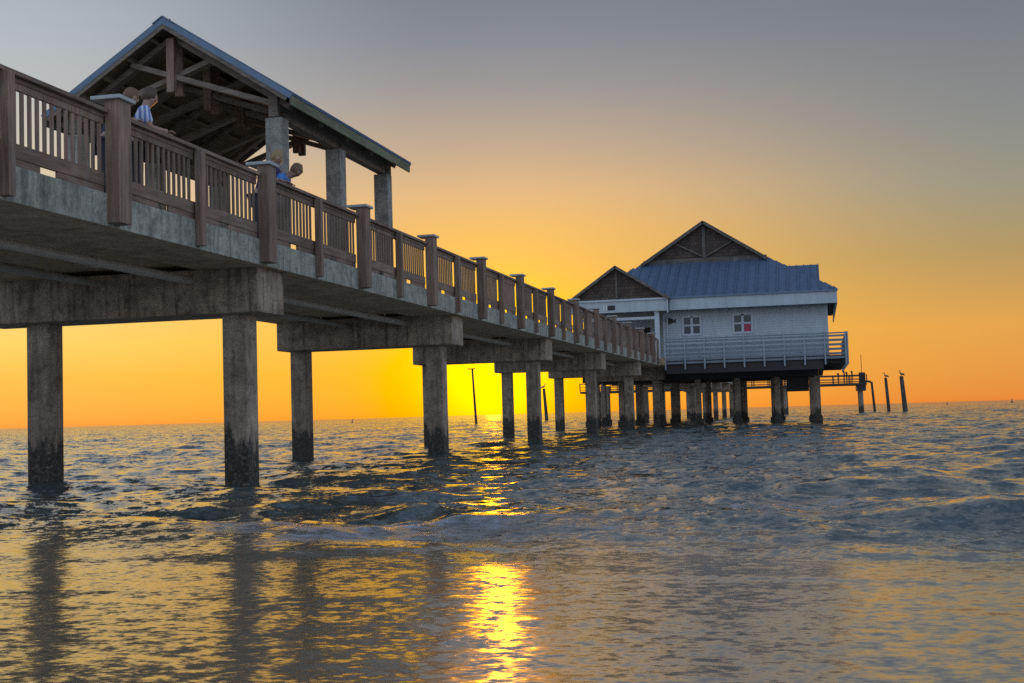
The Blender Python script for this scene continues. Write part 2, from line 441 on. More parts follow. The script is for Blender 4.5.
m = MB(); m.box(-10.35,-10.27,82.99,83.05,5.1,5.18); piece('handle', m, M['capmetal'], dr)
for (x0, x1) in wins:
    w = MB(); w.box(x0+.01, x1-.01, WY+.06, WY+.09, WZ0+.01, WZ1-.01); wo = piece('window', w, M['glass'], house)
    f = MB(); xm = (x0+x1)/2; t = .07
    f.box(x0-.05, x0+t, WY-.05, WY+.058, WZ0-.06, WZ1+.06); f.box(x1-t, x1+.05, WY-.05, WY+.058, WZ0-.06, WZ1+.06); f.box(xm-.075, xm+.075, WY-.045, WY+.058, WZ0+.0, WZ1-.0)
    f.box(x0+t, x1-t, WY-.045, WY+.058, WZ1-t, WZ1+.055); f.box(x0+t, x1-t, WY-.07, WY+.058, WZ0-.06, WZ0+t)
    zm = (WZ0+WZ1)/2 + .02
    f.box(x0+t, xm-.075, WY-.02, WY+.058, zm-.055, zm+.055); f.box(xm+.075, x1-t, WY-.02, WY+.058, zm-.055, zm+.055)
    piece('window_frame', f, M['whitetrim'], wo)
# main roof: hip with a gablet (ridge runs away from the shore)
EYF, EYB, GZ = 79.3, 98.0, 7.87
RXm, RZm, GY0, GY1 = -6.72, 13.05, 84.5, 92.8
S = (RZm-GZ)/(1.36-RXm); EXr, EXl = 1.36, 2*RXm-1.36
hw = 4.03; gz = RZm - S*hw
def seam_plane(m, quad, n, t=.03, rib=.07):
    """quad: eave a, eave b, top b, top a; a sheet with standing seams running up the slope"""
    a, b_, c, d = [Vector(p) for p in quad]
    nn = (b_-a).cross(d-a).normalized()
    if nn.z < 0: nn = -nn
    m.add([a, b_, c, d, a-nn*t, b_-nn*t, c-nn*t, d-nn*t], [(0,1,2,3),(7,6,5,4),(0,4,5,1),(1,5,6,2),(2,6,7,3),(3,7,4,0)])
    return nn
def ribs_on(m, a, b_, inner, nn, step, rib=.055, h=.07):
    """ribs at even distances along the eave a-b; inner(p_eave)->top point"""
    L = (b_-a).length; k = int(L/step)
    for i in range(k+1):
        p = a + (b_-a)*((i+.5)*step/L) if (i+.5)*step < L else None
        if p is None: continue
        q = inner(p)
        if q is None or (q-p).length < .15: continue
        m.bar(p+nn*h/2, q+nn*h/2, rib, h, nn)
roofm = MB()
a, b_ = Vector((EXl, EYF, GZ)), Vector((EXr, EYF, GZ)); c, d = Vector((RXm+hw, GY0, gz)), Vector((RXm-hw, GY0, gz))
nn = seam_plane(roofm, (a, b_, c, d), 0)
def inner_front(p):
    x = p.x
    if x < d.x: f = (x-a.x)/(d.x-a.x)
    elif x > c.x: f = (b_.x-x)/(b_.x-c.x)
    else: f = 1
    return Vector((x, EYF + (GY0-EYF)*f, GZ + (gz-GZ)*f))
ribs_on(roofm, a, b_, inner_front, nn, .62, .07, .09)
for s in (1, -1):
    ex = EXr if s > 0 else EXl
    e0, e1 = Vector((ex, EYF, GZ)), Vector((ex, EYB, GZ)); g0, g1 = Vector((RXm+s*hw, GY0, gz)), Vector((RXm+s*hw, GY1, gz))
    n1 = seam_plane(roofm, (e0, e1, g1, g0), 0)
    u0, u1 = Vector((RXm, GY0-.35, RZm)), Vector((RXm, GY1+.35, RZm))
    h0, h1 = Vector((RXm+s*hw, GY0-.35, gz)), Vector((RXm+s*hw, GY1+.35, gz))
    seam_plane(roofm, (h0, h1, u1, u0), 0)
    def inner_side(p):
        y = p.y
        f = min(1, max(0, (y-EYF)/(GY0-EYF)), max(0, (EYB-y)/(EYB-GY1)))
        return Vector((ex + (RXm+s*hw-ex)*f, y, GZ + (gz-GZ)*f))
    ribs_on(roofm, e0, e1, inner_side, n1, .62, .07, .09)
e0, e1 = Vector((EXl, EYB, GZ)), Vector((EXr, EYB, GZ)); seam_plane(roofm, (e0, e1, Vector((RXm+hw, GY1, gz)), Vector((RXm-hw, GY1, gz))), 0)
roof = piece('roof', roofm, M['roof'], house)
# gablet
m = MB(); m.prism([(RXm-hw+.12, gz-.05), (RXm+hw-.12, gz-.05), (RXm, RZm-.12)], GY0, GY0+.12); gab = piece('gablet', m, M['shingle'], roof)
m = MB()
for s in (1, -1): slope_slab(m, RXm+s*.004, RZm, RXm+s*(hw+.03), gz-.02, -.15, .045, GY0-.42, GY0-.352)
m.box(RXm-hw+.1, RXm+hw-.1, GY0-.06, GY0-.002, gz-.1, gz+.26)
m.box(RXm-.10, RXm+.10, GY0-.10, GY0-.062, gz+.262, RZm-.25)
for s in (1, -1): m.bar((RXm+s*.12, GY0-.05, gz+.36), (RXm+s*1.75, GY0-.05, gz+1.22), .09, .14, (0,-1,0))
piece('gablet_trim', m, M['gabletrim'], roof)
# cross gable on the right-hand slope
m = MB(); cy, cz, cxr = 88.5, 10.35, .42
for s in (-1, 1):
    seam_plane(m, ((-3.2, cy+s*2.3, cz-1.35), (cxr, cy+s*2.3, cz-1.35), (cxr, cy, cz), (-3.2, cy, cz)), 0)
    for i in range(7): 
        x = cxr - .05 - i*.46
        m.bar((x, cy+s*2.3, cz-1.32), (x, cy, cz+.03), .05, .07, (0,s*.5,1))
m.add([(cxr-.3, cy-2.2, cz-1.5), (cxr-.3, cy+2.2, cz-1.5), (cxr-.3, cy, cz-.08), (cxr-.4, cy-2.2, cz-1.5), (cxr-.4, cy+2.2, cz-1.5), (cxr-.4, cy, cz-.08)], [(0,1,2),(5,4,3),(0,3,4,1),(1,4,5,2),(2,5,3,0)])
piece('cross_gable', m, M['roof'], roof)
# eave fascia and soffit
m = MB(); PXR = -8.58
m.box(PXR+.09, EXr-.003, EYF-.09, EYF-.003, 7.06, 7.84); m.box(EXr-.085, EXr, EYF+.0, EYB, 7.06, 7.84)
piece('eave_fascia', m, M['white'], house)
m = MB(); m.box(PXR+.09, EXr+.05, EYF-.20, EYF-.093, 7.76, 7.87); piece('gutter', m, M['trimblue'], house)
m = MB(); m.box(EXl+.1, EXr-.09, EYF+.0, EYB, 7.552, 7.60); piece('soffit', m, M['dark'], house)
# entrance porch over the pier
PYF = 78.7; PXL = -14.42; pax = -11.62; paz = 9.83; pez = 7.88
porch = MB()
for s in (1, -1):
    ex = PXR if s > 0 else PXL
    seam_plane(porch, ((ex+s*.22, PYF-.3, pez-.13), (ex+s*.22, 85, pez-.13), (pax, 85, paz), (pax, PYF-.3, paz)), 0)
pr = piece('porch_roof', porch, M['roof'], house)
m = MB(); m.prism([(PXL, pez-.06), (PXR, pez-.06), (pax, paz-.10)], PYF, PYF+.1); piece('porch_gable', m, M['shingle'], pr)
m = MB()
for s in (1, -1): 
    ex = PXR if s > 0 else PXL
    slope_slab(m, pax+s*.003, paz, ex+s*.22, pez-.13, -.13, .03, PYF-.36, PYF-.302)
m.box(pax-.06, pax+.06, PYF-.03, PYF-.002, pez+.0, paz-.25)
piece('porch_trim', m, M['gabletrim'], pr)
m = MB(); m.box(PXL, PXR, PYF-.04, PYF+.12, 7.02, 7.82); m.box(PXR-.1, PXR, PYF+.121, WY-.03, 7.02, 7.82); m.box(PXL, PXL+.1, PYF+.121, 83, 7.02, 7.82)
pf = piece('porch_fascia', m, M['white'], house)
m = MB(); m.box(PXL-.05, PXR+.08, PYF-.14, PYF-.043, 7.70, 7.80); piece('gutter', m, M['whitetrim'], pf)
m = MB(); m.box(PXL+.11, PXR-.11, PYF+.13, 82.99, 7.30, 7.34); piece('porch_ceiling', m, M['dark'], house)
for x in (-9.25, -14.15):
    m = MB(); m.box(x-.14, x+.14, PYF+.2, PYF+.48, 4.132, 7.018); piece('porch_post', m, M['whitetrim'], house, .01)
m = MB(); m.box(-14.0, -9.4, PYF+.24, PYF+.44, 6.55, 6.72); piece('lintel', m, M['whitetrim'], house)
m = MB(); m.tube([(PXR+.03, PYF-.1, 7.75), (PXR+.03, PYF-.1, 6.95), (PXR-.2, WY-.09, 6.6), (PXR-.2, WY-.09, 3.98)], .05, 8); piece('downspout', m, M['whitetrim'], house)
for x in (-12.42, -11.98):
    pass
# small fittings that hang on the house: things of their own
s_ = thing('sign_plate', 'small dark sign plate on the white porch fascia', 'sign', (-12.0, PYF-.04, 7.22))
m = MB(); m.box(-12.18, -11.74, PYF-.075, PYF-.043, 7.18, 7.46); piece('plate', m, M['black'], s_)
m = MB(); m.box(-12.46, -12.36, PYF-.07, PYF-.043, 7.16, 7.48); m.box(-12.28, -12.2, PYF-.07, PYF-.043, 7.16, 7.48); piece('bracket', m, M['signwhite'], s_)
s_ = thing('window_sign', 'square red sign with pale mark inside the window pane', 'sign', (-3.98, WY+.03, 5.66))
m = MB(); m.box(-4.14, -3.735, WY+.03, WY+.058, 5.655, 6.095); piece('board', m, M['red'], s_)
m = MB(); m.bar((-4.06, WY+.026, 5.98), (-3.95, WY+.026, 5.80), .006, .07, (0,-1,0)); m.bar((-3.95, WY+.026, 5.80), (-3.80, WY+.026, 5.99), .006, .07, (0,-1,0)); piece('mark', m, M['signwhite'], s_)
s_ = thing('wall_ornament', 'small dark ornament mounted on the white house wall beside the porch', 'ornament', (-8.5, WY-.03, 6.42))
m = MB()
fp = [(-.30,.02),(-.2,.13),(-.02,.19),(.14,.14),(.24,.06),(.36,.16),(.33,.02),(.37,-.12),(.24,-.02),(.1,-.12),(-.08,-.17),(-.22,-.12)]
m.prism([(-8.55+x*1.0-.05, 6.46+z*1.1-.25*x*.3) for x, z in fp], WY-.09, WY-.022); piece('ornament_body', m, M['black'], s_, .01)

# ------------------------------------------------------------------ far fishing platform at the pier's end
fplat = thing('fishing_platform', 'low far fishing platform on pilings out beyond the pier house', 'platform', (-8, 170, 0))
m = MB(); m.box(-30, 6.0, 168, 174, 3.44, 3.70); piece('deck', m, M['dark'], fplat)
m = MB()
for y in (168.05, 173.9):
    m.box(-30, 6.0, y, y+.06, 4.62, 4.74); m.box(-30, 6.0, y, y+.05, 4.2, 4.27); m.box(-30,6.0,y,y+.05,3.88,3.95)
    for i in range(19): m.box(-30+2*i-.06, -30+2*i+.06, y-.05, y, 3.70, 4.74)
piece('railing', m, M['dark'], fplat)
for x in (-28, -22, -16, -10, -4, 5.25):
    for y in (169, 173):
        m = MB(); m.tube([(x+.1, y, -2), (x, y, 3.44)], .27 if x > 5 else .24, 12); piece('pile', m, M['pile'], fplat)
m = MB(); m.box(4.8, 5.9, 168.2, 173.8, 2.75, 3.435); piece('pile_cap', m, M['dark'], fplat)
m = MB(); m.box(5.1, 5.85, 168.3, 169.0, 3.702, 5.0); piece('equipment_box', m, M['dark'], fplat)
for x, h in ((2.6, 5.0), (3.3, 5.25), (3.62, 5.1), (4.25, 5.2)):
    m = MB(); m.tube([(x, 168.3, 3.702), (x+.03, 168.3, h-.3), (x-.04, 168.3, h)], [.07,.09,.14], 8); piece('stanchion', m, M['dark'], fplat)
m = MB(); m.tube([(5.45, 168.8, 5.0), (5.45, 168.8, 7.2)], .04, 6); piece('mast', m, M['black'], fplat)

# ------------------------------------------------------------------ lone pilings in the water
def lone_pile(base, top, r0, r1, label, elbow=False):
    t = thing('mooring_pile', label, 'piling', (base[0], base[1], 0), 'lone pilings out in the water')
    bx, by = base; tx, ty, tz = top
    pts = [(bx + (bx-tx)*.3, by, -1.2)] + [(bx+(tx-bx)*f , by+(ty-by)*f, tz*f) for f in (0,.25,.5,.75,1)]
    m = MB(); m.tube(pts, [r0*1.05]+[r0+(r1-r0)*f for f in (0,.25,.5,.75,1)], 12); piece('post', m, M['woodpile'], t)
    if elbow:
        m = MB(); m.tube([(tx+.05,ty,tz-.18),(tx-.25,ty,tz+.05),(tx-1.1,ty,tz+.1)], .14, 8); piece('arm', m, M['woodpile'], t)
    return t
M['woodpile'] = wood('old_timber', (.035,.027,.022), (.10,.075,.06), 2)
lone_pile((7.1,175), (6.85,175,3.9), .17,.14, 'bent topped thin piling beside the far fishing platform', True)
lone_pile((9.1,180), (8.85,180,4.45), .23,.18, 'slimmer leaning piling carrying a pelican, between bent piling and thickest piling')
lone_pile((10.25,165), (9.95,165,4.30), .31,.23, 'thickest dark piling carrying a pelican, standing apart at the right')
tp = lone_pile((-38.0,145), (-38.3,145,6.3), .15,.11, 'tall slim piling with small crossbar in the yellow glow below the pier')
m = MB(); m.box(-38.85,-37.95,144.9,145.1,6.302,6.42); piece('crossbar', m, M['woodpile'], tp)
lone_pile((-38.0,185), (-38.3,185,4.6), .26,.2, 'shorter distant piling seen between two square concrete pier pilings')

def skin_object(name, verts, edges, radii, material, parent, root=0, sub=2, base=None):
    me = bpy.data.meshes.new(name); me.from_pydata([tuple(v) for v in verts], edges, [])
    o = bpy.data.objects.new(name, me); COL.objects.link(o)
    sm = o.modifiers.new('skin', 'SKIN'); sm.use_smooth_shade = True
    o.modifiers.new('sub', 'SUBSURF').levels = sub
    lay = me.skin_vertices[0].data if me.skin_vertices else None
    seen = set(); adj = {}
    for a, b in edges: adj.setdefault(a, []).append(b); adj.setdefault(b, []).append(a)
    for i, r in enumerate(radii): lay[i].radius = r if isinstance(r, tuple) else (r, r)
    for i in range(len(verts)): lay[i].use_root = False
    for i in range(len(verts)):
        if i in seen: continue
        lay[i].use_root = True; st = [i]
        while st:
            k = st.pop()
            if k in seen: continue
            seen.add(k); st += adj.get(k, [])
    dg = bpy.context.evaluated_depsgraph_get(); dg.update()
    nm = bpy.data.meshes.new_from_object(o.evaluated_get(dg)); nm.name = name
    bpy.data.objects.remove(o, do_unlink=True)
    nm.materials.clear(); nm.materials.append(material)
    nm.polygons.foreach_set('use_smooth', [True]*len(nm.polygons))
    q = link(name, nm, parent)
    return q

# ------------------------------------------------------------------ pelicans
def pelican(loc, label, turn):
    t = thing('pelican', label, 'bird', loc, 'pelicans perched on the lone pilings')
    t.rotation_euler.z = turn; t.scale = (.78,.78,.78)
    V = [(0,0,.36),(-.22,0,.30),(-.42,0,.20),(-.58,0,.12),(.16,0,.46),(.20,0,.62),(.15,0,.78),(.20,0,.90),(.29,0,.91),
         (.0,.07,.2),(.02,.08,.0),(.0,-.07,.2),(.02,-.08,.0),(.10,.08,.012),(.10,-.08,.012)]
    E_ = [(0,1),(1,2),(2,3),(0,4),(4,5),(5,6),(6,7),(7,8),(0,9),(9,10),(0,11),(11,12),(10,13),(12,14)]
    rr = [(.17,.17),(.16,.15),(.09,.10),(.03,.06),.11,.07,.055,.065,.04,.03,.016,.03,.016,.02,.02]
    skin_object('body', V, E_, rr, M['feather'], t)
    m = MB(); m.tube([(.28,0,.90),(.42,0,.80),(.58,0,.66)], [.045,.035,.008], 8); link('bill', m.mesh('bill', M['bill'], smooth=True), t)
    for s in (1, -1):
        m = MB(); m.ball((-.16, s*.13, .33), .24, 1.25, .22, .5, 12)
        link('wing', m.mesh('wing', M['feather'], smooth=True), t)
pelican((9.95,165,4.30), 'pelican hunched on the thickest piling at the right', R(200))
pelican((8.85,180,4.45), 'pelican perched on the slimmer leaning piling', R(170))
pelican((-38.3,185,4.6), 'bird perched on the shorter distant piling below the pier', R(30))

# ------------------------------------------------------------------ people leaning on the pier rail
def person(loc, label, hair, shirt, lean, turn, height=1.7, headturn=0., hair_long=False, far=False, group=None):
    t = thing('person', label, 'person', loc, group)
    t.rotation_euler.z = turn                # local +x is the way the person faces
    k = height/1.7
    hipz = .90; sa, ca = math.sin(lean), math.cos(lean)
    def up(d, side=0, fwd=0): return (sa*d + ca*fwd, side, hipz + ca*d - sa*fwd)     # along the tilted spine
    V = []; E_ = []; RR = []
    def v(p, r, frm=None):
        V.append(tuple(c*k for c in p)); RR.append(tuple(x*k for x in r) if isinstance(r, tuple) else r*k)
        if frm is not None: E_.append((frm, len(V)-1))
        return len(V)-1
    pel = v(up(0), (.155,.11)); waist = v(up(.20), (.14,.10), pel); chest = v(up(.42), (.17,.115), waist); nb = v(up(.54), (.08,.07), chest)
    neck = v(up(.60, 0, .02), .055, nb); hd = up(.70, 0, .05); head = v(hd, (.085,.098), neck); crown = v(up(.80, 0, .05), (.08,.09), head)
    nose = v((hd[0]+.115*math.cos(headturn)+.0, hd[1]+.115*math.sin(headturn), hd[2]-.0), .018, head)
    for s in (1, -1): v((hd[0]-.09*math.sin(headturn)*s, hd[1]+.092*s*math.cos(headturn), hd[2]), .022, head)
    hands = []
    arm_ix = []
    for s in (1, -1):
        sh = v(up(.49, .19*s), .062, chest)
        el = v((max(up(.49)[0]*.5+.12, .16), .28*s, max(up(.49)[2]-.25, 1.13/k)), .045, sh)
        hz = 1.15/k if not far else 1.10
        wr = v((.37, .13*s, hz+.045), .033, el)
        pa = v((.44, .10*s, hz+.04), (.042,.022), wr)
        arm_ix.append((sh, el, wr, pa)); hands.append((V[pa], s))
        hp = v((up(0)[0]-.0, .10*s, hipz-.04), .105, pel); kn = v((.03, .11*s, .49), .07, hp); an = v((-.02, .11*s, .09), .048, kn); v((.16, .12*s, .04), (.05,.035), an)
    for (p, s) in hands:                      # separate chains rooted in the palm
        for i, L in enumerate((.070,.082,.078,.060)):
            off = (i-1.5)*.021
            a = v((p[0]/k+.005, p[1]/k+off, p[2]/k), .010); b2 = v((p[0]/k+.05, p[1]/k+off*1.1, p[2]/k+.006), .0095, a); v((p[0]/k+.05+L*.6, p[1]/k+off*1.15, p[2]/k-.022), .008, b2)
        a = v((p[0]/k-.02, p[1]/k-.03*s, p[2]/k), .011); b2 = v((p[0]/k+.015, p[1]/k-.06*s, p[2]/k-.004), .010, a); v((p[0]/k+.045, p[1]/k-.068*s, p[2]/k-.014), .009, b2)
    skin_object('body', V, E_, RR, M['skin'], t)
    # clothing: fuller copies of the trunk and legs
    cv = []; ce = []; cr = []
    def c(p, r, frm=None):
        cv.append(tuple(q*k for q in p)); cr.append(tuple(x*k for x in r) if isinstance(r, tuple) else r*k)
        if frm is not None: ce.append((frm, len(cv)-1))
        return len(cv)-1
    a = c(up(-.06), (.175,.135)); b2 = c(up(.20), (.165,.125), a); d = c(up(.42), (.19,.135), b2); e = c(up(.545, 0, .0), (.085,.08), d)
    for s in (1, -1):
        f1 = c(up(.49, .19*s), .078, d); f2 = c((max(up(.49)[0]*.5+.12, .16)*.9+up(.49)[0]*.1, .27*s, max(up(.49)[2]-.21, 1.16/k)), .066, f1)
    skin_object('shirt', cv, ce, cr, shirt, t)
    cv.clear(); ce.clear(); cr.clear()
    a = c((0,0,hipz), (.165,.125))
    for s in (1, -1):
        h_ = c((0,.10*s,hipz-.05), .12, a); kn = c((.03,.11*s,.49), .085, h_); c((-.02,.11*s,.13), .065, kn)
    skin_object('trousers', cv, ce, cr, M['trousers'], t)
    # hair: an uneven cap of hair over the back and top of the skull
    hb = MB(); hc = Vector(up(.755, 0, .04))*k
    n = 16
    hb.ball((0,0,0), .122*k, 1.02, .94, 1.05, n)
    hv = []
    rnd = random.Random(hash(label) % 1000)
    for p in hb.v:
        q = Vector(p); j = 1 + .05*math.sin(31*q.x+17*q.y)*math.cos(23*q.z) + rnd.uniform(-.02,.02)
        q *= j
        face = q.x*math.cos(headturn) + q.y*math.sin(headturn)
        if face > .03*k and q.z < .055*k: q *= .80            # face stays free
        if q.z < -.06*k and not hair_long: q *= .86
        if q.z < -.03*k and hair_long: q.z *= 1.7
        hv.append(tuple(q + hc))
    hb.v = hv
    link('hair', hb.mesh('hair', hair, smooth=True), t)
    eb = MB()
    for s in (1, -1):
        ang = headturn + s*.42
        eb.ball((hd[0]*k+.094*k*math.cos(ang), hd[1]*k+.094*k*math.sin(ang), hd[2]*k+.03*k), .012*k, n=8)
    link('eyes', eb.mesh('eyes', M['black'], smooth=True), t)
    return t
person((-9.60,16.5,ZD), 'brown haired person in dark top beside the striped shirt, near rail', M['hair_brown'], M['shirt_navy'], R(26), R(25), 1.70)
person((-9.55,17.22,ZD), 'dark haired person in pale blue striped shirt leaning on rail', M['hair_dark'], M['shirt_striped'], R(14), R(35), 1.82, R(20))
person((-9.60,21.78,ZD), 'sandy haired person in dark purple top looking over the rail', M['hair_sandy'], M['shirt_purple'], R(26), R(-10), 1.78)
person((-9.62,21.95,ZD), 'brown haired person in bright blue shirt bending far over the rail', M['hair_brown'], M['shirt_blue'], R(50), R(8), 1.80)
# ------------------------------------------------------------------ buoys near the horizon
def buoy(loc, h, label):
    t = thing('buoy', label, 'buoy', loc, 'marker buoys near the horizon')
    m = MB(); m.tube([(0,0,-.4),(0,0,.1*h),(0,0,.3*h)], [.4*h*.6,.4*h*.6,.36*h*.6], 12); link('float', m.mesh('float', M['buoy'], smooth=False), t)
    m = MB(); m.tube([(0,0,.3*h),(0,0,.95*h),(0,0,h)], [.12*h,.09*h,.02*h], 8); link('tower', m.mesh('tower', M['buoy']), t)
buoy((-109.5,300,0), .95, 'small dark buoy on the horizon under the pier')
buoy((45.7,500,0), 1.1, 'tiny buoy on the right horizon just beyond the thickest piling')
buoy((67.9,500,0), 1.5, 'tallest tiny buoy at the far right end of the horizon')

# ------------------------------------------------------------------ water
def smooth(a, b, x):
    t = np.clip((x-a)/(b-a), 0, 1); return t*t*(3-2*t)
def build_water():
    rows = int(math.log(12000/3.0)/.0039)
    r = 3.0*np.exp(np.arange(rows)*.0039)
    fan = np.linspace(-R(27), R(27), 760)
    side = np.linspace(R(27.5), R(180), 60)
    ang = np.concatenate([-side[::-1], fan, side]) + YAW
    A, RR_ = np.meshgrid(ang, r)
    x = -np.sin(A)*RR_; y = np.cos(A)*RR_
    rng = np.random.default_rng(11)
    dx = np.zeros_like(x); dy = np.zeros_like(x); z = np.zeros_like(x)
    shore = smooth(9.3, 12.2, y + .6*np.sin(x*.35+1) + .35*np.sin(x*.9))       # 0 in the swash, 1 outside
    lens = [(9.5,.045,8,1),(7.0,.040,12,1),(5.2,.03,16,2),(3.9,.024,25,3),(2.8,.018,32,4),(2.0,.0135,40,5),(1.4,.0095,50,6),(.95,.0078,50,8),(.65,.0056,55,9),(.42,.0034,60,10),(.28,.0024,65,10),(.19,.0015,70,10)]
    for (lam0, amp0, spread, num) in lens:
        for _ in range(num):
            lam = lam0*rng.uniform(.82,1.2); th = R(rng.normal(0, spread)); ph = rng.uniform(0, 2*math.pi)
            kk = 2*math.pi/lam; kx, ky = kk*math.sin(th), -kk*math.cos(th)
            fade = 1 - smooth(lam*30, lam*110, RR_)
            lift = (.05+.95*shore) if lam0 > 1.2 else (.055+.945*shore)
            # wave groups: slow patches of rougher and calmer water
            grp = .65 + .35*np.sin(x*rng.uniform(.03,.22)+y*rng.uniform(.03,.2)+rng.uniform(0,6))*np.sin(x*rng.uniform(.02,.12)-y*rng.uniform(.02,.1)+rng.uniform(0,6))
            a = amp0*fade*lift*grp*1.25/math.sqrt(num)*(1.2 if lam0 > 3 else 1.9)
            arg = kx*x + ky*y + ph
            z += a*np.cos(arg); s = np.sin(arg)*a*.8
            dx -= s*math.sin(th); dy += s*math.cos(th)
    # low breakers rolling in, in long broken ridges
    foam = np.zeros_like(x)
    def ridge(y0, h, w, xa, xb, fo, wig, ph):
        nonlocal z, foam
        yc = y0 + wig*np.sin(x*.55+ph) + wig*.5*np.sin(x*1.3+2*ph)
        t = (y-yc)/w
        prof = np.where(t < 0, np.exp(-(t*1.9)**2), np.exp(-(t*.8)**2))
        along = smooth(xa-.5, xa+.6, x)*(1-smooth(xb-.6, xb+.9, x))*(.75+.25*np.sin(x*1.7+ph))
        z += h*prof*along
        if fo: foam = np.maximum(foam, fo*along*np.exp(-(np.clip(-t-.4,0,9)*.55)**2)*np.exp(-(np.clip(t-.1,0,9)*2.2)**2))
    ridge(12.3, .055, .75, -5.9, -3.6, 1.15, .14, .4)
    ridge(12.6, .03, .7, -3.8, -1.0, .62, .2, .9)
    ridge(13.3, .03, .9, -2.6, .9, .6, .2, 1.4)
    ridge(11.2, .02, .5, -4.9, -1.4, .70, .15, 2.4)
    ridge(12.0, .13, .8, .5, 6.5, .0, .2, 3.4)
    ridge(13.2, .06, 1.0, -12, -6.4, .0, .25, .9)
    ridge(17.5, .12, 1.3, -1.5, 4.4, .0, .4, .2)
    ridge(20.5, .14, 1.4, -9.2, -5.8, 0, .3, 1.1)
    ridge(24, .12, 1.8, 1.5, 6, 0, .5, 1.9)
    ridge(9.9, .03, .5, -9, 6, .0, .3, 2.2)
    ridge(10.7, .045, .35, -2.4, 8, .25, .22, 3.1)
    ridge(9.3, .02, .3, -.2, 3.2, .0, .30, .7)
    ridge(8.2, .012, .25, -1.6, .8, .12, .22, 1.8)
    ridge(7.4, .008, .25, -6, -2.6, .0, .25, 4.0)
    ridge(15.2, .09, .9, -11, -6.6, .0, .3, 2.7)
    verts = np.stack([x+dx, y+dy, z], -1).reshape(-1, 3)
    nr, nc = x.shape
    idx = np.arange(nr*nc).reshape(nr, nc)
    q = np.stack([idx[:-1,:-1], idx[1:,:-1], idx[1:,1:], idx[:-1,1:]], -1).reshape(-1, 4)
    me = bpy.data.meshes.new('water')
    me.vertices.add(len(verts)); me.vertices.foreach_set('co', verts.astype(np.float32).ravel())
    me.loops.add(q.size); me.loops.foreach_set('vertex_index', q[:, ::-1].astype(np.int32).ravel())
    me.polygons.add(len(q)); me.polygons.foreach_set('loop_start', (np.arange(len(q))*4).astype(np.int32))
    me.update(calc_edges=True)
    me.polygons.foreach_set('use_smooth', np.ones(len(q), bool))
    at = me.attributes.new('foam', 'FLOAT', 'POINT'); at.data.foreach_set('value', foam.astype(np.float32).ravel())
    at = me.attributes.new('calm', 'FLOAT', 'POINT'); at.data.foreach_set('value', (1-shore).astype(np.float32).ravel())
    me.validate(); return me
